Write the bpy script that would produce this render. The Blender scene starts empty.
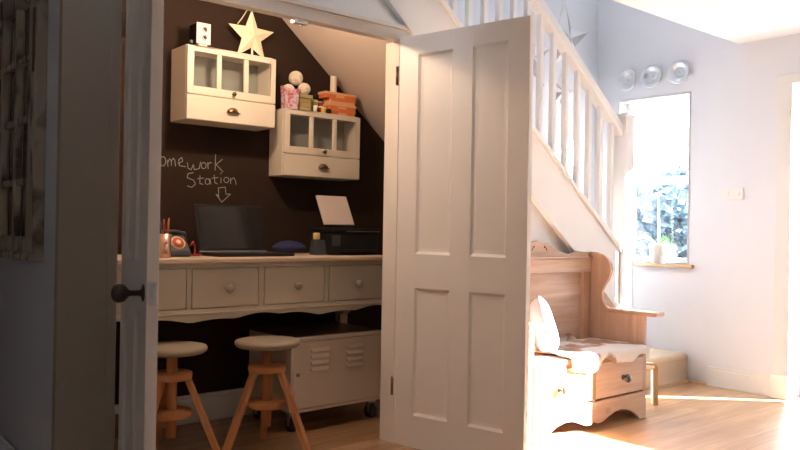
import bpy, bmesh, math, random
from mathutils import Vector, Matrix, noise
random.seed(7)
S = bpy.context.scene
COL = S.collection
PI = math.pi

# ------------------------------------------------------------------ camera
F_PX = 780.0; EYE = 1.05
AZ = math.radians(49.7); PITCH = math.atan(4/780.0); ROLL = math.radians(0.97)
fwd0 = Vector((math.cos(AZ), math.sin(AZ), 0)); right0 = Vector((math.sin(AZ), -math.cos(AZ), 0)); up0 = Vector((0, 0, 1))
fwd = fwd0*math.cos(PITCH) + up0*math.sin(PITCH)
up1 = up0*math.cos(PITCH) - fwd0*math.sin(PITCH)
upv = up1*math.cos(ROLL) - right0*math.sin(ROLL)
rgt = right0*math.cos(ROLL) + up1*math.sin(ROLL)
cd = bpy.data.cameras.new('camera'); cam = bpy.data.objects.new('camera', cd); COL.objects.link(cam)
cd.sensor_width = 36; cd.lens = F_PX/800*36; cd.clip_start = 0.05; cd.clip_end = 200
m = Matrix((rgt, upv, -fwd)).transposed().to_4x4(); m.translation = Vector((0, 0, EYE)); cam.matrix_world = m
cd.dof.use_dof = True; cd.dof.focus_distance = 3.9; cd.dof.aperture_fstop = 4.0
S.camera = cam

# ------------------------------------------------------------------ world, sun, exposure
S.view_settings.view_transform = 'Standard'; S.view_settings.look = 'None'
S.view_settings.gamma = 1.0; S.view_settings.use_curve_mapping = False
S.view_settings.exposure = 0.5
w = bpy.data.worlds.new('sky'); S.world = w; w.use_nodes = True
nt = w.node_tree; nt.nodes.clear()
tc = nt.nodes.new('ShaderNodeTexCoord'); sp = nt.nodes.new('ShaderNodeSeparateXYZ'); rp = nt.nodes.new('ShaderNodeValToRGB')
bg = nt.nodes.new('ShaderNodeBackground'); ow = nt.nodes.new('ShaderNodeOutputWorld')
rp.color_ramp.elements[0].position = 0.0; rp.color_ramp.elements[0].color = (0.93, 0.95, 1.0, 1)
rp.color_ramp.elements[1].position = 0.6; rp.color_ramp.elements[1].color = (0.66, 0.80, 1.0, 1)
nt.links.new(tc.outputs['Generated'], sp.inputs[0]); nt.links.new(sp.outputs['Z'], rp.inputs[0])
nt.links.new(rp.outputs[0], bg.inputs[0]); nt.links.new(bg.outputs[0], ow.inputs[0])
bg.inputs[1].default_value = 5.0

sd = bpy.data.lights.new('sun', 'SUN'); sd.energy = 165.0; sd.angle = math.radians(0.6); sd.color = (1.0, 0.98, 0.95)
sun = bpy.data.objects.new('sun', sd); COL.objects.link(sun)
SUN_TRAVEL = Vector((-0.714, 0.700, -math.tan(math.radians(22)))).normalized()
sun.rotation_euler = (-SUN_TRAVEL).to_track_quat('Z', 'Y').to_euler()
sun.location = (9, -4, 5)

def portal(name, loc, sx, sy, facing):
    l = bpy.data.lights.new(name, 'AREA'); l.shape = 'RECTANGLE'; l.size = sx; l.size_y = sy
    l.cycles.is_portal = True
    o = bpy.data.objects.new(name, l); COL.objects.link(o); o.location = loc
    o.rotation_euler = (-Vector(facing)).to_track_quat('Z', 'Y').to_euler()
    return o
WX = 5.16; WT = 0.25
portal('daylight_window', (WX+WT+.02, 3.2, 1.45), 1.3, 0.7, (-1, 0, 0))
portal('daylight_sidelight', (WX+WT+.02, 2.05, 1.0), 2.1, 0.4, (-1, 0, 0))
portal('daylight_side', (WX+WT+.02, 0.19, 1.45), 1.25, 1.25, (-1, 0, 0))
portal('daylight_added_window', (WX+WT+.02, 3.2, 3.85), .75, 0.55, (-1, 0, 0))  # portal of the added stairwell window

# ------------------------------------------------------------------ materials
def mat(name, color, rough=0.5, metal=0.0, noise_amt=0.04, noise_scale=12.0, bump=0.0, bump_scale=40.0, coat=0.0, spec=None, stretch=(1, 1, 1), sheen=0.0):
    m = bpy.data.materials.new(name); m.use_nodes = True; nt = m.node_tree
    b = nt.nodes['Principled BSDF']; L = nt.links
    t = nt.nodes.new('ShaderNodeTexCoord'); mp = nt.nodes.new('ShaderNodeMapping'); mp.inputs['Scale'].default_value = stretch
    L.new(t.outputs['Object'], mp.inputs[0])
    n = nt.nodes.new('ShaderNodeTexNoise'); n.inputs['Scale'].default_value = noise_scale; n.inputs['Detail'].default_value = 4
    L.new(mp.outputs[0], n.inputs['Vector'])
    mx = nt.nodes.new('ShaderNodeMix'); mx.data_type = 'RGBA'
    c = color
    lo = tuple(max(0, v*(1-noise_amt*2)) for v in c); hi = tuple(min(1, v*(1+noise_amt*2)) for v in c)
    mx.inputs['A'].default_value = (*lo, 1); mx.inputs['B'].default_value = (*hi, 1)
    L.new(n.outputs['Fac'], mx.inputs['Factor']); L.new(mx.outputs['Result'], b.inputs['Base Color'])
    b.inputs['Roughness'].default_value = rough; b.inputs['Metallic'].default_value = metal
    b.inputs['Coat Weight'].default_value = coat
    if spec is not None: b.inputs['Specular IOR Level'].default_value = spec
    if sheen: b.inputs['Sheen Weight'].default_value = sheen
    if bump:
        n2 = nt.nodes.new('ShaderNodeTexNoise'); n2.inputs['Scale'].default_value = bump_scale; n2.inputs['Detail'].default_value = 5
        L.new(mp.outputs[0], n2.inputs['Vector'])
        bp = nt.nodes.new('ShaderNodeBump'); bp.inputs['Strength'].default_value = bump; bp.inputs['Distance'].default_value = 0.01
        L.new(n2.outputs['Fac'], bp.inputs['Height']); L.new(bp.outputs[0], b.inputs['Normal'])
    return m

def wood(name, c1, c2, axis='X', scale=3.0, rough=0.45, coat=0.0, knots=False):
    """grain running along the given object axis"""
    m = bpy.data.materials.new(name); m.use_nodes = True; nt = m.node_tree; L = nt.links
    b = nt.nodes['Principled BSDF']
    t = nt.nodes.new('ShaderNodeTexCoord'); mp = nt.nodes.new('ShaderNodeMapping')
    sc = {'X': (0.8, 9, 9), 'Y': (9, 0.8, 9), 'Z': (9, 9, 0.8)}[axis]
    mp.inputs['Scale'].default_value = sc; L.new(t.outputs['Object'], mp.inputs[0])
    n = nt.nodes.new('ShaderNodeTexNoise'); n.inputs['Scale'].default_value = scale; n.inputs['Detail'].default_value = 6; n.inputs['Distortion'].default_value = 0.6
    L.new(mp.outputs[0], n.inputs['Vector'])
    r = nt.nodes.new('ShaderNodeValToRGB'); r.color_ramp.elements[0].position = 0.32; r.color_ramp.elements[0].color = (*c1, 1)
    r.color_ramp.elements[1].position = 0.68; r.color_ramp.elements[1].color = (*c2, 1)
    L.new(n.outputs['Fac'], r.inputs[0])
    out = r.outputs[0]
    if knots:
        v = nt.nodes.new('ShaderNodeTexVoronoi'); v.inputs['Scale'].default_value = 4.0
        mp2 = nt.nodes.new('ShaderNodeMapping'); mp2.inputs['Scale'].default_value = tuple(1.0 if s > 1 else .6 for s in sc)
        L.new(t.outputs['Object'], mp2.inputs[0]); L.new(mp2.outputs[0], v.inputs['Vector'])
        r2 = nt.nodes.new('ShaderNodeValToRGB'); r2.color_ramp.elements[0].position = 0.04; r2.color_ramp.elements[0].color = (0.35, 0.25, 0.18, 1)
        r2.color_ramp.elements[1].position = 0.11; r2.color_ramp.elements[1].color = (1, 1, 1, 1)
        L.new(v.outputs['Distance'], r2.inputs[0])
        mx = nt.nodes.new('ShaderNodeMix'); mx.data_type = 'RGBA'; mx.blend_type = 'MULTIPLY'; mx.inputs['Factor'].default_value = 0.6
        L.new(r.outputs[0], mx.inputs['A']); L.new(r2.outputs[0], mx.inputs['B']); out = mx.outputs['Result']
    L.new(out, b.inputs['Base Color'])
    bp = nt.nodes.new('ShaderNodeBump'); bp.inputs['Strength'].default_value = 0.15; bp.inputs['Distance'].default_value = 0.004
    L.new(n.outputs['Fac'], bp.inputs['Height']); L.new(bp.outputs[0], b.inputs['Normal'])
    b.inputs['Roughness'].default_value = rough; b.inputs['Coat Weight'].default_value = coat; b.inputs['Coat Roughness'].default_value = 0.2
    return m

def floor_mat():
    m = bpy.data.materials.new('oak_floor_boards'); m.use_nodes = True; nt = m.node_tree; L = nt.links
    b = nt.nodes['Principled BSDF']; t = nt.nodes.new('ShaderNodeTexCoord')
    br = nt.nodes.new('ShaderNodeTexBrick'); br.offset = 0.37; br.inputs['Scale'].default_value = 1.0
    br.inputs['Brick Width'].default_value = 1.1; br.inputs['Row Height'].default_value = 0.095
    br.inputs['Mortar Size'].default_value = 0.0012; br.inputs['Mortar Smooth'].default_value = 0.3; br.inputs['Bias'].default_value = 0
    br.inputs['Color1'].default_value = (0.36, 0.20, 0.095, 1); br.inputs['Color2'].default_value = (0.48, 0.30, 0.17, 1)
    br.inputs['Mortar'].default_value = (0.16, 0.08, 0.035, 1)
    L.new(t.outputs['Object'], br.inputs['Vector'])
    mp = nt.nodes.new('ShaderNodeMapping'); mp.inputs['Scale'].default_value = (1.2, 16, 1); L.new(t.outputs['Object'], mp.inputs[0])
    n = nt.nodes.new('ShaderNodeTexNoise'); n.inputs['Scale'].default_value = 2.2; n.inputs['Detail'].default_value = 7; n.inputs['Distortion'].default_value = .5
    L.new(mp.outputs[0], n.inputs['Vector'])
    r = nt.nodes.new('ShaderNodeValToRGB'); r.color_ramp.elements[0].position = .3; r.color_ramp.elements[0].color = (.72, .68, .62, 1)
    r.color_ramp.elements[1].position = .7; r.color_ramp.elements[1].color = (1.12, 1.1, 1.08, 1); L.new(n.outputs['Fac'], r.inputs[0])
    mx = nt.nodes.new('ShaderNodeMix'); mx.data_type = 'RGBA'; mx.blend_type = 'MULTIPLY'; mx.inputs['Factor'].default_value = 1
    L.new(br.outputs['Color'], mx.inputs['A']); L.new(r.outputs[0], mx.inputs['B']); L.new(mx.outputs['Result'], b.inputs['Base Color'])
    bp = nt.nodes.new('ShaderNodeBump'); bp.inputs['Strength'].default_value = .1; bp.inputs['Distance'].default_value = .003
    L.new(n.outputs['Fac'], bp.inputs['Height']); L.new(bp.outputs[0], b.inputs['Normal'])
    b.inputs['Roughness'].default_value = .38; b.inputs['Coat Weight'].default_value = .4; b.inputs['Coat Roughness'].default_value = .25
    return m

def glass_mat(name, tint=(1, 1, 1), gloss=0.08):
    m = bpy.data.materials.new(name); m.use_nodes = True; nt = m.node_tree; nt.nodes.clear(); L = nt.links
    tr = nt.nodes.new('ShaderNodeBsdfTransparent'); tr.inputs[0].default_value = (*tint, 1)
    gl = nt.nodes.new('ShaderNodeBsdfGlossy'); gl.inputs['Roughness'].default_value = 0.02
    lw = nt.nodes.new('ShaderNodeLayerWeight'); lw.inputs[0].default_value = .5
    p5 = nt.nodes.new('ShaderNodeMath'); p5.operation = 'POWER'; p5.inputs[1].default_value = 5.0
    fr = nt.nodes.new('ShaderNodeMath'); fr.operation = 'MULTIPLY_ADD'; fr.inputs[1].default_value = .8; fr.inputs[2].default_value = gloss*.5
    L.new(lw.outputs['Facing'], p5.inputs[0]); L.new(p5.outputs[0], fr.inputs[0])
    mx = nt.nodes.new('ShaderNodeMixShader'); o = nt.nodes.new('ShaderNodeOutputMaterial')
    L.new(fr.outputs[0], mx.inputs[0]); L.new(tr.outputs[0], mx.inputs[1]); L.new(gl.outputs[0], mx.inputs[2]); L.new(mx.outputs[0], o.inputs[0])
    return m

M = dict(
 wall=mat('grey_lilac_wall_paint', (.755, .78, .835), .85, noise_amt=.01, noise_scale=3, bump=.05, bump_scale=120),
 taupe=mat('bounce_cutting_taupe', (.16, .14, .13), .85, noise_amt=.02),  # unseen walls coloured dark to lower the bounce light in the closet
 ceil=mat('white_ceiling_paint', (.86, .86, .86), .9, noise_amt=.01),
 white=mat('white_gloss_paint', (.78, .78, .78), .38, noise_amt=.01, noise_scale=5),
 stair=mat('white_stair_paint', (.86, .85, .83), .38, noise_amt=.012, noise_scale=5),
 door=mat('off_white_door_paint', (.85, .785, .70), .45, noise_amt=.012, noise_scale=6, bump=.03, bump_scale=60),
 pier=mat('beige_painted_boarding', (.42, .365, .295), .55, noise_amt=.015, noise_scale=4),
 chalk=mat('blackboard_paint', (.031, .019, .0145), .8, noise_amt=.10, noise_scale=5, bump=.02, spec=.15),
 chalkmark=mat('white_chalk', (.38, .36, .35), .95, noise_amt=.2, noise_scale=200),
 closetw=mat('cream_closet_plaster', (.72, .62, .55), .85, noise_amt=.02, noise_scale=5),
 cab=mat('cream_cabinet_paint', (.70, .65, .56), .5, noise_amt=.02, noise_scale=8, bump=.03, bump_scale=50),
 desk=mat('greige_desk_paint', (.54, .475, .37), .5, noise_amt=.03, noise_scale=9, bump=.05, bump_scale=40),
 desktop=wood('limed_desk_top', (.55, .42, .31), (.66, .53, .41), 'X', 3, .5),
 metalcab=mat('cream_enamelled_steel', (.78, .66, .52), .4, noise_amt=.01),
 metaltop=mat('brown_grey_cabinet_top', (.16, .11, .085), .3, noise_amt=.04),
 beech=wood('orange_beech', (.48, .19, .065), (.60, .26, .10), 'Z', 3, .4, .2),
 beechh=wood('orange_beech_rings', (.48, .19, .065), (.60, .26, .10), 'X', 3, .4, .2),
 seat=mat('greige_stool_seat_paint', (.34, .285, .215), .5, noise_amt=.04, noise_scale=10),
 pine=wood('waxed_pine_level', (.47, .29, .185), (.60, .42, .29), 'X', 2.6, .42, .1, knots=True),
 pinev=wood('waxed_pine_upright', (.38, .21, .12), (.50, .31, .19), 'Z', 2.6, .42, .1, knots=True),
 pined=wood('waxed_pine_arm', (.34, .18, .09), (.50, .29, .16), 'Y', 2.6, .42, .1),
 pale=wood('pale_beech', (.60, .38, .20), (.70, .48, .28), 'Z', 3, .4, .2),
 sill=wood('oak_sill', (.36, .22, .11), (.48, .32, .18), 'Y', 3, .4),
 carpet=mat('beige_stair_carpet', (.55, .43, .30), .98, noise_amt=.12, noise_scale=160, bump=.5, bump_scale=300, sheen=.3),
 bronze=mat('aged_bronze', (.20, .12, .07), .35, 1.0, noise_amt=.15),
 darkknob=mat('dark_turned_wood', (.045, .028, .022), .35, noise_amt=.2, coat=.3),
 brass=mat('dull_brass', (.42, .33, .20), .4, 1.0),
 steel=mat('brushed_steel', (.62, .62, .64), .28, 1.0),
 chrome=mat('polished_plate_metal', (.72, .74, .76), .32, .8),
 silver=mat('hammered_silver_sheet', (.42, .43, .46), .5, .4, noise_amt=.1, bump=.6, bump_scale=60),
 whitestar=mat('white_star_card', (.85, .85, .86), .6),
 cream=mat('cream_card', (.80, .72, .56), .7, noise_amt=.03),
 string=mat('cream_cord', (.70, .58, .42), .9),
 black=mat('black_plastic', (.010, .010, .011), .5, noise_amt=.1, spec=.3),
 blackgloss=mat('glossy_black_screen', (.012, .012, .014), .12, noise_amt=.02),
 dgrey=mat('dark_slate_plastic', (.045, .052, .058), .4),
 pink=mat('pale_pink_enamel', (.80, .66, .64), .4),
 blue=mat('dark_blue_fabric', (.018, .022, .10), .8, noise_amt=.2, noise_scale=40, bump=.3),
 red=mat('red_plastic', (.35, .03, .02), .4),
 orangep=mat('orange_red_enamel', (.62, .14, .06), .5),
 orange=mat('orange_card', (.72, .20, .055), .6, noise_amt=.06, noise_scale=20),
 orangel=mat('peach_card', (.78, .45, .24), .65),
 yellow=mat('yellow_thread', (.80, .55, .08), .7, bump=.3, bump_scale=200),
 yellowp=mat('pale_yellow_sponge', (.75, .55, .25), .8),
 green=mat('olive_thread', (.22, .27, .10), .7, bump=.3, bump_scale=200),
 redt=mat('maroon_thread', (.30, .03, .035), .7, bump=.3, bump_scale=200),
 whitet=mat('white_thread', (.75, .73, .68), .7, bump=.3, bump_scale=200),
 olive=mat('olive_card', (.40, .32, .15), .7, noise_amt=.08, noise_scale=20),
 yarn=mat('cream_yarn', (.78, .72, .62), .95, noise_amt=.08, noise_scale=60, bump=.8, bump_scale=90),
 paper=mat('white_paper', (.62, .55, .53), .8, noise_amt=.01),
 copper=mat('copper_tin', (.65, .42, .32), .3, 1.0),
 wax=mat('ivory_wax', (.80, .72, .60), .5),
 pot=mat('white_glazed_pot', (.85, .85, .86), .3),
 leaf=mat('green_leaf', (.13, .30, .05), .45, noise_amt=.1),
 stem=mat('pale_stem', (.62, .68, .58), .5),
 cushion=mat('lilac_grey_linen', (.25, .24, .32), .95, noise_amt=.08, noise_scale=90, bump=.3, bump_scale=200),
 plastic=mat('white_switch_plastic', (.80, .80, .80), .35, noise_amt=.005),
 floor=floor_mat(),
 glass=glass_mat('clear_glass'),
 cabin=mat('dimmed_grey_green_back', (.30, .32, .29), .6),  # grey-green back board, toned down for the dimmer light inside the cabinet
)
def mk_mix(name, c1, c2, scale, lo, hi, rough=.95, bump=.4, bscale=80, detail=3, stretch=(1, 1, 1)):
    m = bpy.data.materials.new(name); m.use_nodes = True; nt = m.node_tree; L = nt.links; b = nt.nodes['Principled BSDF']
    t = nt.nodes.new('ShaderNodeTexCoord'); mp = nt.nodes.new('ShaderNodeMapping'); mp.inputs['Scale'].default_value = stretch
    n = nt.nodes.new('ShaderNodeTexNoise'); n.inputs['Scale'].default_value = scale; n.inputs['Detail'].default_value = detail
    L.new(t.outputs['Object'], mp.inputs[0]); L.new(mp.outputs[0], n.inputs['Vector'])
    r = nt.nodes.new('ShaderNodeValToRGB'); r.color_ramp.elements[0].position = lo; r.color_ramp.elements[0].color = (*c1, 1)
    r.color_ramp.elements[1].position = hi; r.color_ramp.elements[1].color = (*c2, 1)
    L.new(n.outputs['Fac'], r.inputs[0]); L.new(r.outputs[0], b.inputs['Base Color']); b.inputs['Roughness'].default_value = rough
    n2 = nt.nodes.new('ShaderNodeTexNoise'); n2.inputs['Scale'].default_value = bscale; L.new(t.outputs['Object'], n2.inputs['Vector'])
    bp = nt.nodes.new('ShaderNodeBump'); bp.inputs['Strength'].default_value = bump; bp.inputs['Distance'].default_value = .01
    L.new(n2.outputs['Fac'], bp.inputs['Height']); L.new(bp.outputs[0], b.inputs['Normal'])
    return m
M['hide'] = mk_mix('brown_and_white_hide', (.80, .76, .72), (.36, .22, .14), 6.5, .47, .58, bump=.7, bscale=120)
M['floral'] = mk_mix('pink_floral_paper', (.62, .12, .17), (.62, .58, .66), 60, .44, .56, rough=.7, bump=.1)
M['oldwood'] = mk_mix('flaking_greige_paint', (.44, .385, .31), (.12, .085, .06), 9, .50, .66, rough=.8, bump=.6, bscale=60, detail=8, stretch=(1, 3, .7))
M['oldglass'] = mat('tarnished_mirror', (.55, .51, .45), .15, .8, noise_amt=.15, noise_scale=10)
M['dkbrown'] = mat('matte_dark_brown', (.14, .065, .035), .7, noise_amt=.3, noise_scale=50)
M['foliage'] = mat('haze_tinted_leaves', (.10, .15, .185), .7, noise_amt=.3, noise_scale=6)  # blue flare and haze mixed into the green of the leaves
M['bark'] = mat('bark', (.18, .14, .11), .9)
M['patio'] = mat('pale_paving', (.20, .195, .19), .9, noise_amt=.06, noise_scale=3)
lb = bpy.data.materials.new('glowing_bulb'); lb.use_nodes = True
lb.node_tree.nodes['Principled BSDF'].inputs['Emission Color'].default_value = (1, .75, .5, 1)
lb.node_tree.nodes['Principled BSDF'].inputs['Emission Strength'].default_value = 12
M['bulb'] = lb

# ------------------------------------------------------------------ mesh helpers
class B:
    def __init__(s): s.v = []; s.f = []; s.sm = []
    def add(s, vs, fs, smooth=False):
        o = len(s.v); s.v += [Vector(v) for v in vs]; s.f += [tuple(i+o for i in f) for f in fs]; s.sm += [smooth]*len(fs); return s
    def box(s, x0, x1, y0, y1, z0, z1):
        x0, x1 = sorted((x0, x1)); y0, y1 = sorted((y0, y1)); z0, z1 = sorted((z0, z1))
        return s.add([(x0,y0,z0),(x1,y0,z0),(x1,y1,z0),(x0,y1,z0),(x0,y0,z1),(x1,y0,z1),(x1,y1,z1),(x0,y1,z1)],
                     [(3,2,1,0),(4,5,6,7),(0,1,5,4),(1,2,6,5),(2,3,7,6),(3,0,4,7)])
    def prism(s, poly, axis, a, b, smooth=False):
        """poly in the two other axes (XZ for Y, YZ for X, XY for Z)"""
        def P(p, t): return {'Y': (p[0], t, p[1]), 'X': (t, p[0], p[1]), 'Z': (p[0], p[1], t)}[axis]
        n = len(poly); vs = [P(p, a) for p in poly]+[P(p, b) for p in poly]
        fs = [tuple(range(n)), tuple(range(2*n-1, n-1, -1))]
        s.add(vs, fs); o = len(s.v)-2*n
        for i in range(n):
            j = (i+1) % n; s.f.append((o+i, o+n+i, o+n+j, o+j)); s.sm.append(smooth)
        return s
    def lathe(s, prof, c=(0, 0, 0), seg=24, axis='Z', smooth=True):
        c = Vector(c); vs = []; fs = []; n = len(prof)
        for k in range(seg):
            a = 2*PI*k/seg
            for r, h in prof:
                x, y = r*math.cos(a), r*math.sin(a)
                vs.append(c+Vector({'Z': (x, y, h), 'Y': (x, h, y), 'X': (h, x, y)}[axis]))
        for k in range(seg):
            k2 = (k+1) % seg
            for i in range(n-1): fs.append((k*n+i, k2*n+i, k2*n+i+1, k*n+i+1))
        s.add(vs, fs, smooth)
        o = len(s.v)-len(vs)
        for i in (0, n-1):
            if prof[i][0] > 1e-6:
                s.f.append(tuple(o+k*n+i for k in range(seg))); s.sm.append(False)
        return s
    def tube(s, pts, r, seg=8, flat=None, smooth=True):
        pts = [Vector(p) for p in pts]; vs = []; fs = []
        rs = r if isinstance(r, (list, tuple)) else [r]*len(pts)
        for i, p in enumerate(pts):
            d = (pts[min(i+1, len(pts)-1)]-pts[max(i-1, 0)]).normalized()
            a = d.orthogonal().normalized() if i == 0 else (prev - d*prev.dot(d)).normalized()
            prev = a; b = d.cross(a)
            for k in range(seg):
                t = 2*PI*k/seg; vs.append(p+(a*math.cos(t)+b*math.sin(t))*rs[i])
        for i in range(len(pts)-1):
            for k in range(seg):
                k2 = (k+1) % seg; fs.append((i*seg+k, i*seg+k2, (i+1)*seg+k2, (i+1)*seg+k))
        s.add(vs, fs, smooth); o = len(s.v)-len(vs)
        s.f.append(tuple(o+k for k in range(seg))[::-1]); s.sm.append(False)
        s.f.append(tuple(o+(len(pts)-1)*seg+k for k in range(seg))); s.sm.append(False)
        return s
    def bar(s, p, q, w, h, hint=(0, 0, 1)):
        """square-section bar from p to q"""
        p = Vector(p); q = Vector(q); d = (q-p).normalized(); a = d.cross(Vector(hint)).normalized(); b = d.cross(a)
        vs = [pp+a*sa*w/2+b*sb*h/2 for pp in (p, q) for sa, sb in ((-1,-1),(1,-1),(1,1),(-1,1))]
        return s.add(vs, [(0,1,2,3),(7,6,5,4),(0,4,5,1),(1,5,6,2),(2,6,7,3),(3,7,4,0)])
    def ball(s, c, r, sc=(1, 1, 1), seg=20, rings=12):
        return s.ellip(c, (r*sc[0], r*sc[1], r*sc[2]), seg, rings)
    def ellip(s, c, r, seg=20, rings=12):
        c = Vector(c); vs = []; fs = []
        for i in range(rings+1):
            t = PI*i/rings
            for k in range(seg):
                a = 2*PI*k/seg; vs.append(c+Vector((r[0]*math.sin(t)*math.cos(a), r[1]*math.sin(t)*math.sin(a), r[2]*math.cos(t))))
        for i in range(rings):
            for k in range(seg):
                k2 = (k+1) % seg; fs.append((i*seg+k, (i+1)*seg+k, (i+1)*seg+k2, i*seg+k2))
        return s.add(vs, fs, True)
    def xf(s, mtx, start=0):
        for i in range(start, len(s.v)): s.v[i] = mtx @ s.v[i]
        return s

def build(name, b, mat_, parent=None, bevel=0.0, kind=None, label=None, seg=2, world=True):
    """world=True: vertices are in world coordinates, rebased to the parent thing's place"""
    me = bpy.data.meshes.new(name); off = Vector((0, 0, 0))
    if parent is not None and world:
        p = parent
        while p is not None: off += p.location; p = p.parent
    me.from_pydata([v-off for v in b.v], [], b.f)
    for p, sm in zip(me.polygons, b.sm): p.use_smooth = sm
    bm = bmesh.new(); bm.from_mesh(me); bmesh.ops.remove_doubles(bm, verts=bm.verts, dist=1e-6)
    bmesh.ops.recalc_face_normals(bm, faces=bm.faces); bm.to_mesh(me); bm.free()
    me.materials.append(mat_)
    o = bpy.data.objects.new(name, me); COL.objects.link(o)
    if parent is not None: o.parent = parent
    if bevel:
        md = o.modifiers.new('bevel', 'BEVEL'); md.width = bevel; md.segments = seg; md.limit_method = 'ANGLE'; md.angle_limit = math.radians(35)
    if kind: o['kind'] = kind
    if label: o['label'] = label
    return o

def thing(name, label, cat, loc=(0, 0, 0), group=None, kind=None):
    o = bpy.data.objects.new(name, None); COL.objects.link(o); o.location = loc; o.empty_display_size = .1
    if label: o['label'] = label
    if cat: o['category'] = cat
    if group: o['group'] = group
    if kind: o['kind'] = kind
    return o
def tag(o, label, cat, group=None, kind=None):
    o['label'] = label; o['category'] = cat
    if group: o['group'] = group
    if kind: o['kind'] = kind
    return o
def struct(name, b, m, label, cat, parent=None, bevel=0):
    o = build(name, b, m, parent, bevel)
    o['kind'] = 'structure'
    if parent is None: o['label'] = label; o['category'] = cat
    return o

# ------------------------------------------------------------------ room shell
YC = 2.938      # plane of the closet front and of the stair string
CB = 3.88       # back wall of the closet
XL, XR = 1.095, 2.458
CEIL = 2.345; TOP = 4.7
struct('floor', B().box(-.85, 5.45, -3.45, 5.7, -.08, 0), M['floor'], 'oak strip floor running through closet and sunny room', 'floor')
struct('ceiling', B().box(-.85, WX, -3.2, 2.56, CEIL, CEIL+.2).box(-.85, XL-.2, 2.56, 5.7, CEIL, CEIL+.2), M['ceil'], 'flat white ceiling ending at the edge of the stairwell', 'ceiling')
struct('ceiling_stairwell', B().box(.68, WX, 2.3, 3.9, TOP, TOP+.1), M['ceil'], 'high white ceiling above the stairwell', 'ceiling')
struct('wall_stairwell_front', B().box(.9, WX+.25, 2.36, 2.56, CEIL+.2, TOP), M['wall'], 'grey wall of the upper floor over the ceiling edge', 'wall')
# window wall (right) with openings
def wall_x(b, y0, y1, z0, z1, holes):
    ys = sorted({y0, y1, *[h[0] for h in holes], *[h[1] for h in holes]})
    for a, c in zip(ys, ys[1:]):
        mid = (a+c)/2; hs = sorted([h for h in holes if h[0] < mid < h[1]], key=lambda h: h[2]); z = z0
        for h in hs:
            if h[2] > z: b.box(WX, WX+WT, a, c, z, h[2])
            z = h[3]
        if z < z1: b.box(WX, WX+WT, a, c, z, z1)
    return b
W1 = (2.905, 3.50, .83, 2.065); SL = (1.84, 2.19, 0.0, 2.04); PT = (-.42, .79, 1.0, 2.05); UP = (2.95, 3.45, 3.5, 4.2)
struct('wall_right', wall_x(B(), -3.2, 3.72, 0, TOP, [W1, SL, PT, UP]), M['wall'], 'pale grey wall with the small window and round plates', 'wall')
struct('wall_front', B().box(-.85, WX+WT, -3.45, -3.2, 0, CEIL), M['taupe'], 'unseen taupe wall behind the viewer, darkened to cut bounce light', 'wall')
struct('wall_left', B().box(-.85, -.6, -3.2, 5.7, 0, CEIL), M['wall'], 'grey wall of the hall on the far left', 'wall')
struct('wall_hall_end', B().box(-.6, .88, 5.5, 5.7, 0, CEIL), M['taupe'], 'unseen taupe end wall of the hall, darkened to cut bounce light', 'wall')
struct('wall_hall', B().box(.88, 1.02, 2.975, 5.5, 0, TOP), M['wall'], 'dim lilac grey wall carrying the old window frame', 'wall')
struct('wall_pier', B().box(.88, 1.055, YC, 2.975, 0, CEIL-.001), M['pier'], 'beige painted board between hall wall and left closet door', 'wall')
# wall over the closet, above the header, and the panel under the stairs
slope = -.795
def string_top(x): return 1.618+slope*(x-3.468)
def string_low(x): return 1.258-.822*(x-3.468)
def soffit(x): return 2.238-.835*(x-2.39)
b = B().prism([(.88, 2.05), (2.52, 2.05), (.88+0, TOP)] if False else [(.9, 2.03), (2.53, 2.03), (2.45, string_low(2.45)), (1.9, string_low(1.9)), (.9, string_low(.9))], 'Y', YC+.005, YC+.075)
b.prism([(XR+.08, 0), (4.36, 0), (4.36, string_low(4.36)), (XR+.08, string_low(XR+.08))], 'Y', YC+.02, YC+.06)
struct('wall_closet_front', b, M['stair'], 'white boarding around the closet opening and below the stair string', 'wall')
bk = B().prism([(1.02, 0), (3.9, 0), (3.9, .95), (3.3, soffit(3.3)), (2.1, soffit(2.1)), (1.02, soffit(2.1))], 'Y', CB, CB+.1)
bw = struct('wall_closet_back', bk, M['chalk'], 'black chalkboard wall at the back of the closet reading homework station', 'wall')
# stairwell back wall
struct('wall_back', B().prism([(1.02, TOP), (1.02, soffit(2.05)+.1), (2.05, soffit(2.05)+.1), (3.3, soffit(3.3)+.1), (3.75, .98), (4.1, .7), (4.36, 0), (WX, 0), (WX, TOP)], 'Y', 3.70, 3.86), M['wall'], 'grey lilac wall behind the stair balusters', 'wall')
struct('ceiling_closet', B().prism([(1.02, soffit(2.08)), (2.08, soffit(2.08)), (3.9, soffit(3.9)), (3.9, soffit(3.9)+.04), (2.10, soffit(2.08)+.04), (1.02, soffit(2.08)+.04)], 'Y', YC+.08, CB), M['closetw'], 'cream sloping underside of the stairs inside the closet', 'ceiling')
struct('wall_closet_right', B().box(3.85, 3.9, YC+.06, CB, 0, soffit(3.9)), M['closetw'], 'hidden low end wall of the closet', 'wall')
struct('wall_closet_left', B().box(1.02, 1.03, 3.03, CB, 0, 2.5), M['closetw'], 'cream side wall of the closet behind the left door', 'wall')

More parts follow.
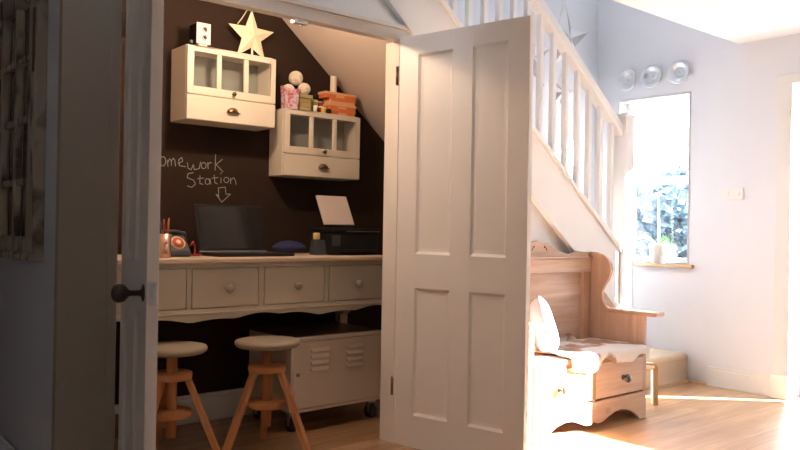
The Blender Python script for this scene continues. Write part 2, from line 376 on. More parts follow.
# closet frame: jambs, header, architraves
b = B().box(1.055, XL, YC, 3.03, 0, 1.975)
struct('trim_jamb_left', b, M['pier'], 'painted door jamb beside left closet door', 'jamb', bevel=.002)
b = B().box(XR, XR+.045, YC-.012, 3.03, 0, 1.975).box(XR+.045, XR+.10, YC-.012, YC+.02, 0, 1.975)
struct('trim_jamb_right', b, M['door'], 'painted door jamb beside right closet door', 'jamb', bevel=.002)
b = B().box(1.055, XR+.10, YC-.012, YC+.04, 1.975, 2.03).box(1.055, XR+.10, YC-.02, YC+.04, 2.03, 2.052).box(XL, XR, YC+.04, 3.03, 2.008, 2.03)
hd = struct('trim_header', b, M['door'], 'moulded header over the closet opening', 'door frame', bevel=.002)
cb = B().box(1.86, 1.93, YC-.002, YC+.03, 1.955, 1.975).lathe([(0, -.008), (.006, -.006), (.008, 0), (.008, .006)], (1.895, YC+.014, 1.95), 12)
build('ball_catch', cb, M['steel'], hd, bevel=.002, label='small metal catch')

# baseboards
def skirt(name, x0, x1, y0, y1, h, label, m='white'):
    b = B().box(x0, x1, y0, y1, 0, h-.02)
    cx0, cx1, cy0, cy1 = x0, x1, y0, y1
    if x1-x0 < y1-y0:
        if name in ('baseboard_right', 'baseboard_left_hall'): b.box(x0+.006, x1, y0, y1, h-.02, h)
        else: b.box(x0, x1-.006, y0, y1, h-.02, h)
    else: b.box(x0, x1, y0+.006, y1, h-.02, h)
    return struct(name, b, M[m], label, 'baseboard', bevel=.003)
skirt('baseboard_right', WX-.018, WX, 2.30, 2.745, .135, 'white baseboard below the light switch wall')
skirt('baseboard_hall', .862, .88, 2.975, 5.5, .135, 'grey baseboard of the dark hall wall', 'wall')
skirt('baseboard_closet', 1.03, 3.85, CB-.018, CB, .15, 'cream baseboard along the chalkboard wall')
struct('trim_beading', B().prism([(WX, 0), (WX-.02, 0), (WX-.014, .012), (WX, .018)], 'Y', 2.745, 2.885).prism([(2.87, 0), (2.888, 0), (2.888, .018), (2.876, .012)], 'X', 4.42, WX-.02), M['sill'], 'thin brown beading at the foot of the carpeted step', 'trim')
# architrave round the sidelight door on the right
b = B().box(WX-.03, WX-.001, 2.19, 2.29, .15, 2.03).box(WX-.03, WX-.001, 1.74, 2.29, 2.03, 2.09).box(WX-.03, WX-.001, 1.74, 1.84, 0, 2.03).box(WX-.042, WX-.001, 2.188, 2.30, 0, .15)
struct('trim_architrave', b, M['white'], 'white architrave round the glazed door at the right edge', 'door frame', bevel=.004)

# ------------------------------------------------------------------ windows and glazed doors
def glazed(name, o, label, cat, sash=None, xin=.12, fw=.045, m='white'):
    y0, y1, z0, z1 = o; x = WX+xin
    r = thing(name, label, cat, (x, (y0+y1)/2, z0), kind='structure')
    b = B().box(x, x+.06, y0, y0+fw, z0, z1).box(x, x+.06, y1-fw, y1, z0, z1).box(x, x+.06, y0+fw, y1-fw, z0, z0+fw).box(x, x+.06, y0+fw, y1-fw, z1-fw, z1)
    for z in (sash or []): b.box(x-.005, x+.055, y0+fw, y1-fw, z-.025, z+.03)
    build('frame', b, M[m], r, bevel=.004)
    zs = [z0+fw]+list(sash or [])+[z1-fw]
    for a, c in zip(zs, zs[1:]): build('pane', B().box(x+.028, x+.032, y0+fw, y1-fw, a, c), M['glass'], r)
    return r
w1 = glazed('window_1', (W1[0]+.01, W1[1]-.012, W1[2], W1[3]-.015), 'small white sash window behind the newel post with garden outside', 'window', [1.445], .095, .04)
build('window_sill', B().box(WX-.035, WX+.10, 2.86, 3.56, .806, .83), M['sill'], w1, bevel=.004, label='brown oak sill')
build('reveal_lining', B().box(WX-.004, WX+.09, 2.907, 2.915, .83, 2.05).box(WX-.004, WX+.09, 3.488, 3.498, .83, 2.05).box(WX-.004, WX+.09, 2.907, 3.498, 2.05, 2.062).box(WX-.004, WX-.0005, 3.498, 3.535, .83, 2.062), M['white'], w1)
glazed('door_3', (SL[0]+.002, SL[1]-.002, 0, 2.035), 'narrow glazed door at the right edge of the room', 'door', [.9], .14, .05)
glazed('window_3', PT, 'side window letting the sun onto the settle', 'window', [], .14, .04)
glazed('window_added_stairwell', UP, 'unseen upper window added to brighten the stairwell', 'window', [3.7], .10, .04)  # out of view, added to light the balusters and the stairwell wall
# outdoors
struct('ground_outside', B().box(WX+.3, 40, -25, 30, -.15, -.02), M['patio'], 'pale paving outside the window', 'ground')
def bush(x, y, h, wr, label):
    t = thing('garden_tree', label, 'tree', (x, y, -.02), 'trees outside the small window')
    build('trunk', B().tube([(x, y, -.02), (x+.05, y, h*.35), (x, y+.06, h*.6)], [.08, .06, .03]), M['bark'], t)
    b = B(); rnd = random.Random(int(x*100+y*10))
    for i in range(2600):
        u, v = rnd.uniform(0, 2*PI), math.acos(rnd.uniform(-1, 1)); rr = rnd.uniform(.55, 1)**.5
        c = Vector((x+wr*rr*math.sin(v)*math.cos(u), y+wr*rr*math.sin(v)*math.sin(u), h*.56+h*.44*rr*math.cos(v)))
        s_ = rnd.uniform(.06, .13); d1 = Vector((rnd.gauss(0, 1), rnd.gauss(0, 1), rnd.gauss(0, 1))).normalized(); d2 = d1.orthogonal().normalized()
        b.add([c-d1*s_, c+d2*s_*.5, c+d1*s_, c-d2*s_*.5], [(0, 1, 2, 3)])
    b.ellip((x, y, h*.55), (wr*.8, wr*.8, h*.4), 14, 10)
    build('foliage', b, M['foliage'], t)
bush(11.0, 5.4, 1.9, .75, 'bushy garden tree at the right of the window view')
bush(11.2, 7.0, 2.0, .78, 'bushy garden tree at the left of the window view')
bush(13.4, 7.6, 2.3, .95, 'taller tree furthest off beyond the window')

# ------------------------------------------------------------------ staircase
st = thing('staircase', 'white painted staircase with square balusters, handrail and newel post', 'staircase', (4.38, 2.93, 0))
x0, x1 = 1.9, 4.345
b = B().prism([(x0, string_low(x0)), (x1, string_low(x1)), (x1, string_top(x1)), (x0, string_top(x0))], 'Y', YC-.018, YC+.035)
build('string_board', b, M['stair'], st, bevel=.004)
b = B().prism([(x0, string_top(x0)-.002), (x1, string_top(x1)-.002), (x1, string_top(x1)+.03), (x0, string_top(x0)+.03)], 'Y', YC-.035, YC+.05)
build('base_rail', b, M['stair'], st, bevel=.004)
b = B().prism([(x0, string_low(x0)-.012), (x1, string_low(x1)-.012), (x1, string_low(x1)+.03), (x0, string_low(x0)+.03)], 'Y', YC-.032, YC-.012)
build('lower_moulding', b, M['stair'], st, bevel=.004)
def rail_top(x): return 2.393-.79*(x-3.528)
b = B().prism([(x0, rail_top(x0)-.075), (x1, rail_top(x1)-.075), (x1, rail_top(x1)-.02), (x1, rail_top(x1)), (x0, rail_top(x0)), (x0, rail_top(x0)-.02)], 'Y', YC-.03, YC+.045)
build('handrail', b, M['stair'], st, bevel=.012, seg=3)
nx = 4.3
b = B().box(nx+.045, nx+.145, 2.89, 2.99, 0, 1.80).box(nx+.037, nx+.153, 2.882, 2.998, 1.80, 1.815)
b.add([(nx+.04,2.885,1.815),(nx+.15,2.885,1.815),(nx+.15,2.995,1.815),(nx+.04,2.995,1.815),(nx+.095,2.94,1.835)], [(0,1,4),(1,2,4),(2,3,4),(3,0,4),(0,3,2,1)])
build('newel_post', b, M['stair'], st, bevel=.004)
x = 4.258
k = 0
while x > 2.4:
    b = B().box(x-.016, x+.016, YC-.008, YC+.024, string_top(x)+.02, rail_top(x)-.06)
    build('baluster', b, M['stair'], st, bevel=.003); x -= .1185
# carpeted bottom step (right of the newel) with rounded nosing
prof = [(2.888, 0), (2.888, .15), (2.882, .175), (2.888, .197), (2.905, .208), (3.69, .208), (3.69, 0)]
b = B().prism(prof, 'X', 4.36, WX-.02, smooth=False)
build('carpeted_step', b, M['carpet'], st, bevel=.012, label='beige carpeted bottom step', seg=3)
# ------------------------------------------------------------------ doors of the closet
def panel_door(name, label, hinge, direction, width, height, z0, thick, side, knob=None):
    """leaf built along local +x from the hinge, thickness to local +y, then rotated about z"""
    t = thing(name, label, 'door', (hinge[0], hinge[1], z0), kind='structure')
    ang = math.atan2(direction[1], direction[0]); t.rotation_euler = (0, 0, ang)
    s = width/.724; cols = [(.117*s, .32*s), (.43*s, .62*s)]; rows = [(.155, .765), (.93, 1.89)]
    b = B(); y0, y1 = (0, thick) if side > 0 else (-thick, 0)
    xs = [0, cols[0][0], cols[0][1], cols[1][0], cols[1][1], width]
    b.box(0, xs[1], y0, y1, 0, height).box(xs[2], xs[3], y0, y1, 0, height).box(xs[4], width, y0, y1, 0, height)
    for c in cols:
        for z_, z1_ in ((0, rows[0][0]), (rows[0][1], rows[1][0]), (rows[1][1], height)): b.box(c[0], c[1], y0, y1, z_, z1_)
    build('leaf', b, M['door'], t, bevel=.0015, world=False)
    for c in cols:
        for r_ in rows:
            pb = B(); ya, yb = y0+.011, y1-.011; g = .028
            for (yo, ys) in ((y0, ya), (y1, yb)):   # sloping moulding on both faces
                o4 = [(c[0], yo, r_[0]), (c[1], yo, r_[0]), (c[1], yo, r_[1]), (c[0], yo, r_[1])]
                sg = 1 if yo == y0 else -1
                o4 = [(p[0], p[1]+sg*.001, p[2]) for p in o4]
                m4 = [(c[0]+.012, yo+sg*.009, r_[0]+.012), (c[1]-.012, yo+sg*.009, r_[0]+.012), (c[1]-.012, yo+sg*.009, r_[1]-.012), (c[0]+.012, yo+sg*.009, r_[1]-.012)]
                i4 = [(c[0]+g, ys, r_[0]+g), (c[1]-g, ys, r_[0]+g), (c[1]-g, ys, r_[1]-g), (c[0]+g, ys, r_[1]-g)]
                pb.add(o4+m4+i4, [(0,1,5,4),(1,2,6,5),(2,3,7,6),(3,0,4,7),(4,5,9,8),(5,6,10,9),(6,7,11,10),(7,4,8,11),(8,9,10,11)])
            build('door_panel', pb, M['door'], t, world=False)
    for hz in (.28, 1.80):
        hb = B().lathe([(.0075, -.045), (.0075, .045)], (-.008, y0-.005, hz), 12).box(-.004, .0, y0+.004, y1-.004, hz-.045, hz+.045)
        build('hinge', hb, M['bronze'], t, world=False, label='dark metal hinge')
    return t, y0, y1
HR = Vector((2.462, 2.928)); dR = (Vector((2.605, 2.228))-Vector((2.462, 2.938))).normalized()
# visible face of the right door faces -x: local +y of direction dR points to +x side, so the leaf extends that way
dR_t, _, _ = panel_door('door_2', 'open right closet door with four panels in warm lamp light', HR, dR, .722, 1.985, .002, .035, 1)
HL = Vector((1.107, 2.93)); aL = math.radians(-104.6)
dL = Vector((math.cos(aL), math.sin(aL)))
dL_t, y0, y1 = panel_door('door_1', 'open left closet door seen nearly edge on with dark round knob', HL, dL, .68, 1.982, .006, .035, 1)
# knob on the face towards -x (local -y) near the free edge, latch plate on the free edge
kb = B().lathe([(0, 0), (.026, 0), (.027, .004), (.012, .008), (.009, .014), (.0085, .040), (.013, .046), (.024, .054), (.029, .066), (.029, .076), (.022, .088), (.010, .094), (0, .095)], (0, 0, 0), 24, 'Y')
for i, v in enumerate(kb.v): kb.v[i] = Vector((v.x+.62, -v.y, v.z+.835))
build('door_knob', kb, M['darkknob'], dL_t, world=False, label='dark round knob')
lp = B().box(.68, .682, .006, .029, .80, .87).box(.682, .690, .011, .024, .826, .846)
build('latch_plate', lp, M['chrome'], dL_t, world=False, bevel=.001, label='shiny latch plate')

# ------------------------------------------------------------------ closet lamp
LX, LY, LZ = 1.80, 3.14, 2.09
CL = thing('ceiling_lamp', 'small warm pendant lamp hidden behind the closet header', 'lamp', (LX, LY, soffit(2.08)))
build('cord', B().tube([(LX, LY, soffit(2.08)), (LX, LY, LZ+.08)], .003), M['black'], CL)
build('bulb_holder', B().lathe([(.0, .06), (.016, .06), (.018, .0), (.0, .0)], (LX, LY, LZ+.027)), M['brass'], CL)
build('bulb', B().ball((LX, LY, LZ), .026), M['bulb'], CL)
ld = bpy.data.lights.new('closet_bulb_light', 'POINT'); ld.energy = 19; ld.color = (1.0, .70, .47); ld.shadow_soft_size = .03
lo = bpy.data.objects.new('closet_bulb_light', ld); COL.objects.link(lo); lo.location = (0, 0, LZ-soffit(2.08)-.035); lo.parent = CL

# ------------------------------------------------------------------ desk
DF = 3.32
dk = thing('desk', 'long greige painted desk with round-knobbed drawers and scalloped apron', 'desk', (1.9, 3.6, 0))
build('desk_top', B().box(1.06, 2.80, DF-.02, CB-.02, .876, .90), M['desktop'], dk, bevel=.006, label='limed wooden desk top')
drs = [(1.20, 1.554), (1.578, 1.925), (1.955, 2.311), (2.338, 2.69)]
b = B().box(1.08, 2.78, DF, DF+.02, .855, .876).box(1.08, 2.78, DF, DF+.02, .648, .668)
xe = [1.08]+[v for d in drs for v in d]+[2.78]
for a, c in zip(xe[0::2], xe[1::2]): b.box(a, c, DF, DF+.02, .668, .855)
b.box(1.08, 1.10, DF+.02, CB-.03, .66, .876).box(2.76, 2.78, DF+.02, CB-.03, .66, .876).box(1.10, 2.76, DF+.02, CB-.03, .655, .668)
build('desk_frame', b, M['desk'], dk, bevel=.002)
poly = [(1.08, .652)]
N = 64
low = []
for i in range(N+1):
    x = 1.08+1.7*i/N; t = (x-1.10)/.355
    z = .613+.012*abs(math.sin(PI*t*1.5))+.010*math.sin(2*PI*t*.5)
    low.append((x, z))
poly = low+[(2.78, .652), (1.08, .652)]
build('apron', B().prism(poly, 'Y', DF, DF+.018), M['desk'], dk)
build('apron_bead', B().box(1.08, 2.78, DF-.006, DF, .643, .652), M['desk'], dk, bevel=.002)
for a, c in drs:
    d = build('drawer', B().box(a+.003, c-.003, DF-.001, DF+.30, .671, .852), M['desk'], dk, bevel=.002)
    cx = (a+c)/2+.006
    build('knob', B().lathe([(0, 0), (.012, 0), (.010, -.010), (.018, -.018), (.021, -.026), (.017, -.034), (0, -.037)], (cx, DF-.001, .757), 20, 'Y'), M['seat'], d)
for xx in (1.10, 2.70):
    b = B().box(xx, xx+.06, 3.76, 3.82, 0, .66).box(xx, xx+.06, 3.36, 3.42, 0, .66) if xx < 2 else B().box(xx+.02, xx+.08, 3.80, 3.86, .62, .66)
    if xx < 2: build('leg', B().box(1.10, 1.155, 3.34, 3.395, 0, .66), M['desk'], dk, bevel=.004); build('leg', B().box(1.10, 1.155, 3.80, 3.855, 0, .66), M['desk'], dk, bevel=.004)
build('leg', B().box(2.765, 2.82, 3.80, 3.855, 0, .66), M['desk'], dk, bevel=.004)
build('leg', B().box(2.765, 2.82, 3.34, 3.395, 0, .66), M['desk'], dk, bevel=.004)
build('corbel', B().prism([(3.42, .66), (3.42, .61), (3.44, .585), (3.475, .575), (3.51, .585), (3.53, .61), (3.53, .66)], 'X', 2.52, 2.57), M['desk'], dk, bevel=.008)

# ------------------------------------------------------------------ metal cabinet on casters
mc = thing('metal_cabinet', 'low cream steel cabinet on casters with louvred door under the desk', 'cabinet', (2.44, 3.57, 0))
X0, X1, Y0, Y1, Z0, Z1 = 2.145, 2.735, 3.362, 3.79, .105, .485
b = B().box(X0, X0+.014, Y0, Y1, Z0, Z1).box(X1-.014, X1, Y0, Y1, Z0, Z1).box(X0+.014, X1-.014, Y1-.01, Y1, Z0, Z1).box(X0+.014, X1-.014, Y0, Y1-.01, Z0, Z0+.014).box(X0+.014, X1-.014, Y0, Y1-.01, Z1-.02, Z1)
build('body', b, M['metalcab'], mc, bevel=.003)
build('top', B().box(X0, X1, Y0+.004, Y1, Z1, Z1+.004), M['metaltop'], mc, label='dark brown top surface')
dr = build('door', B().box(X0+.017, X1-.017, Y0-.001, Y0+.015, Z0+.017, Z1-.023), M['metalcab'], mc, bevel=.002)
for cx in (2.32, 2.545):
    for k in range(4):
        z = .415-.033*k; b = B()
        b.prism([(cx-.058, 0), (cx+.058, 0), (cx+.05, .006), (cx-.05, .006)], 'Y', 0, 1)
        b = B().add([(cx-.058, Y0-.001, z-.008), (cx+.058, Y0-.001, z-.008), (cx+.058, Y0-.001, z+.012), (cx-.058, Y0-.001, z+.012), (cx-.052, Y0-.010, z-.006), (cx+.052, Y0-.010, z-.006)],
                    [(0, 1, 5, 4), (4, 5, 2, 3), (0, 4, 3), (1, 2, 5)])
        build('louvre', b, M['metalcab'], dr)
build('lock', B().lathe([(0, 0), (.011, 0), (.010, -.006), (0, -.008)], (2.186, Y0-.001, .297), 16, 'Y'), M['brass'], dr)
for cx in (X0+.04, X1-.035):
    for cy in (Y0+.05, Y1-.05):
        c = build('caster', B().lathe([(0, -.018), (.035, -.018), (.037, -.01), (.037, .01), (.035, .018), (0, .018)], (cx, cy, .037), 20, 'X'), M['dgrey'], mc)
        build('fork', B().box(cx-.024, cx-.019, cy-.012, cy+.012, .03, .09).box(cx+.019, cx+.024, cy-.012, cy+.012, .03, .09).box(cx-.024, cx+.024, cy-.015, cy+.015, .085, .105), M['steel'], c)

# ------------------------------------------------------------------ stools
def make_stool(loc, rot, label):
    t = thing('stool', label, 'stool', loc, 'round screw-post stools under the desk'); t.rotation_euler = (0, 0, rot)
    build('seat', B().lathe([(0, .484), (.10, .484), (.138, .488), (.150, .497), (.153, .507), (.148, .517), (.13, .521), (0, .521)], (0, 0, 0), 40), M['seat'], t, world=False, label='greige painted round seat')
    build('post', B().lathe([(0, .115), (.024, .115), (.024, .484), (0, .484)], (0, 0, 0), 20), M['beech'], t, world=False)
    for z, r in ((.372, .088), (.205, .088)):
        build('ring', B().lathe([(0, z), (r-.004, z), (r, z+.005), (r, z+.027), (r-.004, z+.032), (0, z+.032)], (0, 0, 0), 32), M['beechh'], t, world=False)
    for k in range(3):
        a = math.radians(60+120*k); ca, sa = math.cos(a), math.sin(a)
        build('leg', B().bar((ca*.070, sa*.070, .374), (ca*.222, sa*.222, .0), .026, .034, hint=(-sa, ca, 0)), M['beech'], t, world=False, bevel=.003)
    return t
make_stool((1.905, 3.195, 0.0), math.radians(2), 'round-seated beech stool standing before the metal cabinet')
s0 = bpy.data.objects['stool']
s1 = s0.copy(); COL.objects.link(s1); s1.location = (1.468, 3.27, 0); s1.rotation_euler = (0, 0, math.radians(25)); s1['label'] = 'round-seated beech stool partly hidden by the left door edge'
for ch in list(s0.children):
    c = ch.copy(); COL.objects.link(c); c.parent = s1

# ------------------------------------------------------------------ wall cabinets
def wall_cab(x0, y0, z0, wd, hh, label, split):
    t = thing('wall_cabinet', label, 'cabinet', (x0, CB, z0), 'cream glazed wall cabinets'); x1 = x0+wd; z1 = z0+hh
    zs = z0+split
    b = B().box(x0, x0+.015, y0+.018, CB, z0, z1).box(x1-.015, x1, y0+.018, CB, z0, z1).box(x0+.015, x1-.015, y0+.018, CB, z0, z0+.015).box(x0+.015, x1-.015, y0+.018, CB, z1-.015, z1).box(x0+.015, x1-.015, CB-.012, CB, z0+.015, z1-.015).box(x0+.015, x1-.015, y0+.02, CB-.012, zs-.008, zs+.004)
    build('body', b, M['cab'], t, bevel=.002)
    build('inner_back', B().box(x0+.0155, x1-.0155, CB-.016, CB-.0125, zs+.005, z1-.016), M['cabin'], t)
    fr = .032; zb = zs+.003; zt = z1-.002
    ix0, ix1, iz0, iz1 = x0+.003+fr, x1-.003-fr, zb+fr+.008, zt-fr+.004
    pw = (ix1-ix0-2*.026)/3
    b = B().box(x0+.002, ix0, y0, y0+.018, zb, zt).box(ix1, x1-.002, y0, y0+.018, zb, zt).box(ix0, ix1, y0, y0+.018, zb, iz0).box(ix0, ix1, y0, y0+.018, iz1, zt)
    b.box(ix0+pw, ix0+pw+.026, y0+.002, y0+.018, iz0, iz1).box(ix0+2*pw+.026, ix0+2*pw+.052, y0+.002, y0+.018, iz0, iz1)
    d = build('glazed_door', b, M['cab'], t, bevel=.003)
    for k in range(3):
        a = ix0+k*(pw+.026); build('pane', B().box(a, a+pw, y0+.009, y0+.012, iz0, iz1), M['glass'], d)
    build('knob', B().lathe([(0, 0), (.007, 0), (.006, -.008), (.011, -.014), (.011, -.020), (0, -.025)], ((x0+x1)/2, y0, zb+.022), 18, 'Y'), M['bronze'], d)
    dw = build('drawer', B().box(x0+.002, x1-.002, y0, y0+.16, z0+.001, zs-.002), M['cab'], t, bevel=.003)
    cx, cz = (x0+x1)/2, z0+split*.52
    vs = []; fs = []; NA, NB = 14, 6
    for i in range(NA+1):
        a = PI*i/NA
        for j in range(NB+1):
            q = PI/2*j/NB
            vs.append((cx+.034*math.cos(a)*math.cos(q*.9), y0-.018*math.sin(q), cz-.010+.026*math.sin(a)*math.cos(q*.9)))
    for i in range(NA):
        for j in range(NB): fs.append((i*(NB+1)+j, (i+1)*(NB+1)+j, (i+1)*(NB+1)+j+1, i*(NB+1)+j+1))
    c = build('cup_handle', B().add(vs, fs, True).box(cx-.036, cx+.036, y0-.0195, y0-.0005, cz-.012, cz-.009), M['bronze'], dw)
    md = c.modifiers.new('th', 'SOLIDIFY'); md.thickness = .002
    return t
wall_cab(1.708, 3.69, 1.588, .518, .377, 'upper left cream glazed wall cabinet with bronze cup handle', .128)
wall_cab(2.302, 3.72, 1.339, .530, .373, 'lower right cream glazed wall cabinet below the stair slope', .122)
T1 = 1.588+.377; T2 = 1.339+.373
# pale ceramic inside lower cabinet
tag(build('dish', B().lathe([(0, 0), (.022, 0), (.045, .018), (.048, .024), (.044, .022), (.02, .006), (0, .006)], (2.39, 3.80, 1.339+.122+.005), 24), M['wax']), 'small pale dish seen behind left pane of lower wall cabinet', 'dish')

# ------------------------------------------------------------------ things on the cabinets
# twin-lens camera
t = thing('toy_camera', 'small box camera with pink-white front on upper left cabinet', 'camera', (1.80, 3.715, T1))
build('body', B().box(1.755, 1.828, 3.69, 3.775, T1+.012, T1+.115), M['black'], t, bevel=.003)
build('front_plate', B().box(1.753, 1.830, 3.682, 3.69, T1+.010, T1+.117), M['pink'], t, bevel=.002)
build('foot', B().box(1.768, 1.815, 3.69, 3.76, T1, T1+.012), M['pink'], t)
for z in (.082, .042):
    l = build('lens', B().lathe([(0, 0), (.015, 0), (.016, -.004), (.015, -.010), (.011, -.010), (.010, -.004), (0, -.004)], (1.796, 3.682, T1+z), 20, 'Y'), M['steel'], t)
    build('lens_glass', B().lathe([(0, -.0045), (.0095, -.0045), (0, -.0075)], (1.796, 3.682, T1+z), 16, 'Y'), M['blackgloss'], l)
build('dial', B().lathe([(0, 0), (.009, 0), (.009, -.012), (0, -.012)], (1.748, 3.72, T1+.022), 16, 'X'), M['steel'], t)

def star(name, c, R, r, depth, m, back=True, rot=0, parent=None, axis='Y', two=None):
    b = B(); cx, cy, cz = c; vs = []
    for k in range(10):
        a = PI/2+rot+k*PI/5; q = R if k % 2 == 0 else r
        vs.append((cx+q*math.cos(a), cy, cz+q*math.sin(a)))
    vs += [(cx, cy-depth, cz), (cx, cy+(depth if back else 0.0), cz)]
    fs = [(k, (k+1) % 10, 10) for k in range(10)] + [((k+1) % 10, k, 11) for k in range(10)]
    if not back:
        vs = vs[:10]+[(cx, cy-depth, cz)]+[(v[0], v[1]+.004, v[2]) for v in vs[:10]]
        fs = [(k, (k+1) % 10, 10) for k in range(10)]+[tuple(range(20, 10, -1))]+[(k, 11+k, 11+(k+1) % 10, (k+1) % 10) for k in range(10)]
    b.add(vs, fs); return b
sc_ = Vector((2.108, 3.76, T1+.128))
t = thing('star_lantern', 'large cream five-pointed star standing on upper left cabinet', 'star', (2.10, 3.735, T1))
R_ = .150
b = B().add([], [])
b = star('s', sc_, .146, .146*.42, .028, None)
# lift so that the lower points stand on the cabinet
minz = min(v.z for v in b.v); dz = T1-minz
for v in b.v: v.z += dz
build('star_body', b, M['cream'], t)
top = Vector((2.10, 3.735, T1-minz+sc_.z+R_-.0)) if False else max(b.v, key=lambda v: v.z)
pts = [top+Vector((0, 0, -.004)), top+Vector((-.015, -.004, .004)), top+Vector((-.04, -.012, -.02)), top+Vector((-.07, -.02, -.065)), top+Vector((-.095, -.02, -.098))]
build('hanging_cord', B().tube(pts, .003, 6), M['string'], t)
build('stand', B().tube([(2.10, 3.735, T1), (2.10, 3.735, T1+.08)], .006, 8), M['cream'], t)

# items on the lower right cabinet
b = B()
x0, x1, y0, y1 = 2.318, 2.400, 3.74, 3.78
b.add([(x0, y0, T2), (x1, y0, T2), (x1, y1, T2), (x0, y1, T2), (x0-.012, y0-.008, T2+.13), (x0+.035, y0-.004, T2+.095), (x1+.012, y0, T2+.125), (x1+.012, y1, T2+.125), (x0-.012, y1, T2+.13)],
      [(0, 1, 6, 5, 4), (1, 2, 7, 6), (2, 3, 8, 7), (3, 0, 4, 8), (3, 2, 1, 0), (4, 5, 6, 7, 8)])
g1 = build('gift_bag', b, M['floral'], bevel=.003); tag(g1, 'small pink floral paper bag on lower right cabinet', 'bag')
for z, dx, dz_ in ((T2, .0, .024), (T2+.0245, .002, .024), (T2+.049, -.001, .024), (T2+.0735, .0, .022)):
    lab = {0: 'lowest box of the olive stack beside the floral bag', 1: 'second box from bottom of the olive stack', 2: 'third box from bottom of the olive stack', 3: 'topmost wider box of the olive stack'}[round((z-T2)/.0245)]
    e = .007 if 'top' in lab and 'topmost' in lab else 0
    tag(build('small_box', B().box(2.420+dx-e, 2.492+dx+e, 3.745-e, 3.80+e, z, z+dz_), M['olive'], bevel=.002), lab, 'box', 'olive boxes on the lower cabinet')
def yarn(c, r, label):
    b = B().ball(c, r, seg=28, rings=18)
    for k in range(16):
        ax = Vector((random.gauss(0, 1), random.gauss(0, 1), random.gauss(0, 1))).normalized(); u = ax.orthogonal().normalized(); v = ax.cross(u)
        off = random.uniform(-.35, .35)*r; rr = math.sqrt(r*r-off*off)
        b.tube([Vector(c)+ax*off+(u*math.cos(2*PI*i/20)+v*math.sin(2*PI*i/20))*rr for i in range(21)], .0022, 5)
    tag(build('yarn_ball', b, M['yarn']), label, 'yarn ball', 'cream yarn balls on the lower cabinet')
yarn((2.375, 3.80, T2+.118), .033, 'cream yarn ball peeping over the top of the floral bag')
yarn((2.462, 3.775, T2+.0955+.035), .035, 'cream yarn ball resting on the olive boxes')
yarn((2.415, 3.79, T2+.190), .039, 'topmost and largest cream yarn ball')
tag(build('yarn_basket_tin', B().lathe([(0, 0), (.03, 0), (.031, .083), (0, .083)], (2.375, 3.822, T2), 20), M['olive']), 'olive tin behind the floral bag with a yarn ball on it', 'tin')
def spool(x, y, z, r, h, m, label):
    t = thing('thread_spool', label, 'thread spool', (x, y, z), 'thread spools on the lower cabinet')
    build('thread', B().lathe([(0, .004), (r*.85, .004), (r*.88, h/2), (r*.85, h-.004), (0, h-.004)], (x, y, z), 18), M[m], t)
    build('core', B().lathe([(0, 0), (r, 0), (r, .004), (r*.4, .004), (r*.4, h-.004), (r, h-.004), (r, h), (0, h)], (x, y, z), 18), M['wax'], t)
spool(2.514, 3.735, T2, .012, .036, 'whitet', 'small white thread spool beside the olive boxes')
spool(2.536, 3.765, T2, .014, .040, 'green', 'olive thread spool standing behind the white and yellow spools')
spool(2.536, 3.765, T2+.040, .014, .030, 'green', 'olive thread spool, upper one of two')
spool(2.572, 3.735, T2, .016, .036, 'yellow', 'bright yellow thread spool in front')
spool(2.574, 3.768, T2, .014, .040, 'redt', 'maroon thread spool standing behind the yellow spool')
spool(2.574, 3.768, T2+.040, .014, .030, 'redt', 'maroon thread spool, upper one of two')
tag(build('black_jar', B().lathe([(0, 0), (.015, 0), (.016, .02), (.012, .028), (0, .03)], (2.61, 3.735, T2), 18), M['black']), 'little black jar to the right of the yellow spool', 'jar')
tag(build('round_pot', B().lathe([(0, 0), (.020, 0), (.020, .03), (0, .032)], (2.546, 3.81, T2+.085), 18), M['black']), 'round black pot above the thread spools', 'pot')
tag(build('spool_box', B().box(2.522, 2.57, 3.79, 3.83, T2, T2+.085), M['olive'], bevel=.002), 'olive box behind the thread spools with a black pot on it', 'box')
zz = T2
OB = [(.036, 2.635, 2.815, 'orange', 'lowest orange card box of the stack'), (.034, 2.622, 2.820, 'orange', 'orange card box second from the bottom'), (.030, 2.628, 2.815, 'orangel', 'peach card box second from the top'), (.036, 2.592, 2.820, 'orange', 'topmost orange card box with slipped lid under the candle')]
for i, (h_, a, c, m_, lab) in enumerate(OB):
    t = thing('card_box', lab, 'box', ((a+c)/2, 3.78, zz), 'orange card boxes on the lower cabinet')
    build('box_body', B().box(a+.004, c-.004, 3.752, 3.822, zz, zz+h_-.012), M[m_], t, bevel=.001)
    build('lid', B().box(a, c, 3.748, 3.826, zz+h_-.014, zz+h_-.0005), M['orangel' if i in (1, 3) else 'orange'], t, bevel=.001)
    build('label', B().box((a+c)/2-.035, (a+c)/2+.025, 3.7505, 3.752, zz+.006, zz+h_-.016), M['orangel'], t)
    zz += h_
cn = thing('candle', 'short ivory pillar candle on the orange boxes', 'candle', (2.675, 3.785, zz))
build('wax', B().lathe([(0, 0), (.019, 0), (.02, .004), (.02, .095), (.017, .10), (0, .098)], (2.675, 3.785, zz), 22), M['wax'], cn)
build('wick', B().tube([(2.675, 3.785, zz+.098), (2.677, 3.785, zz+.108)], .0012, 5), M['black'], cn)

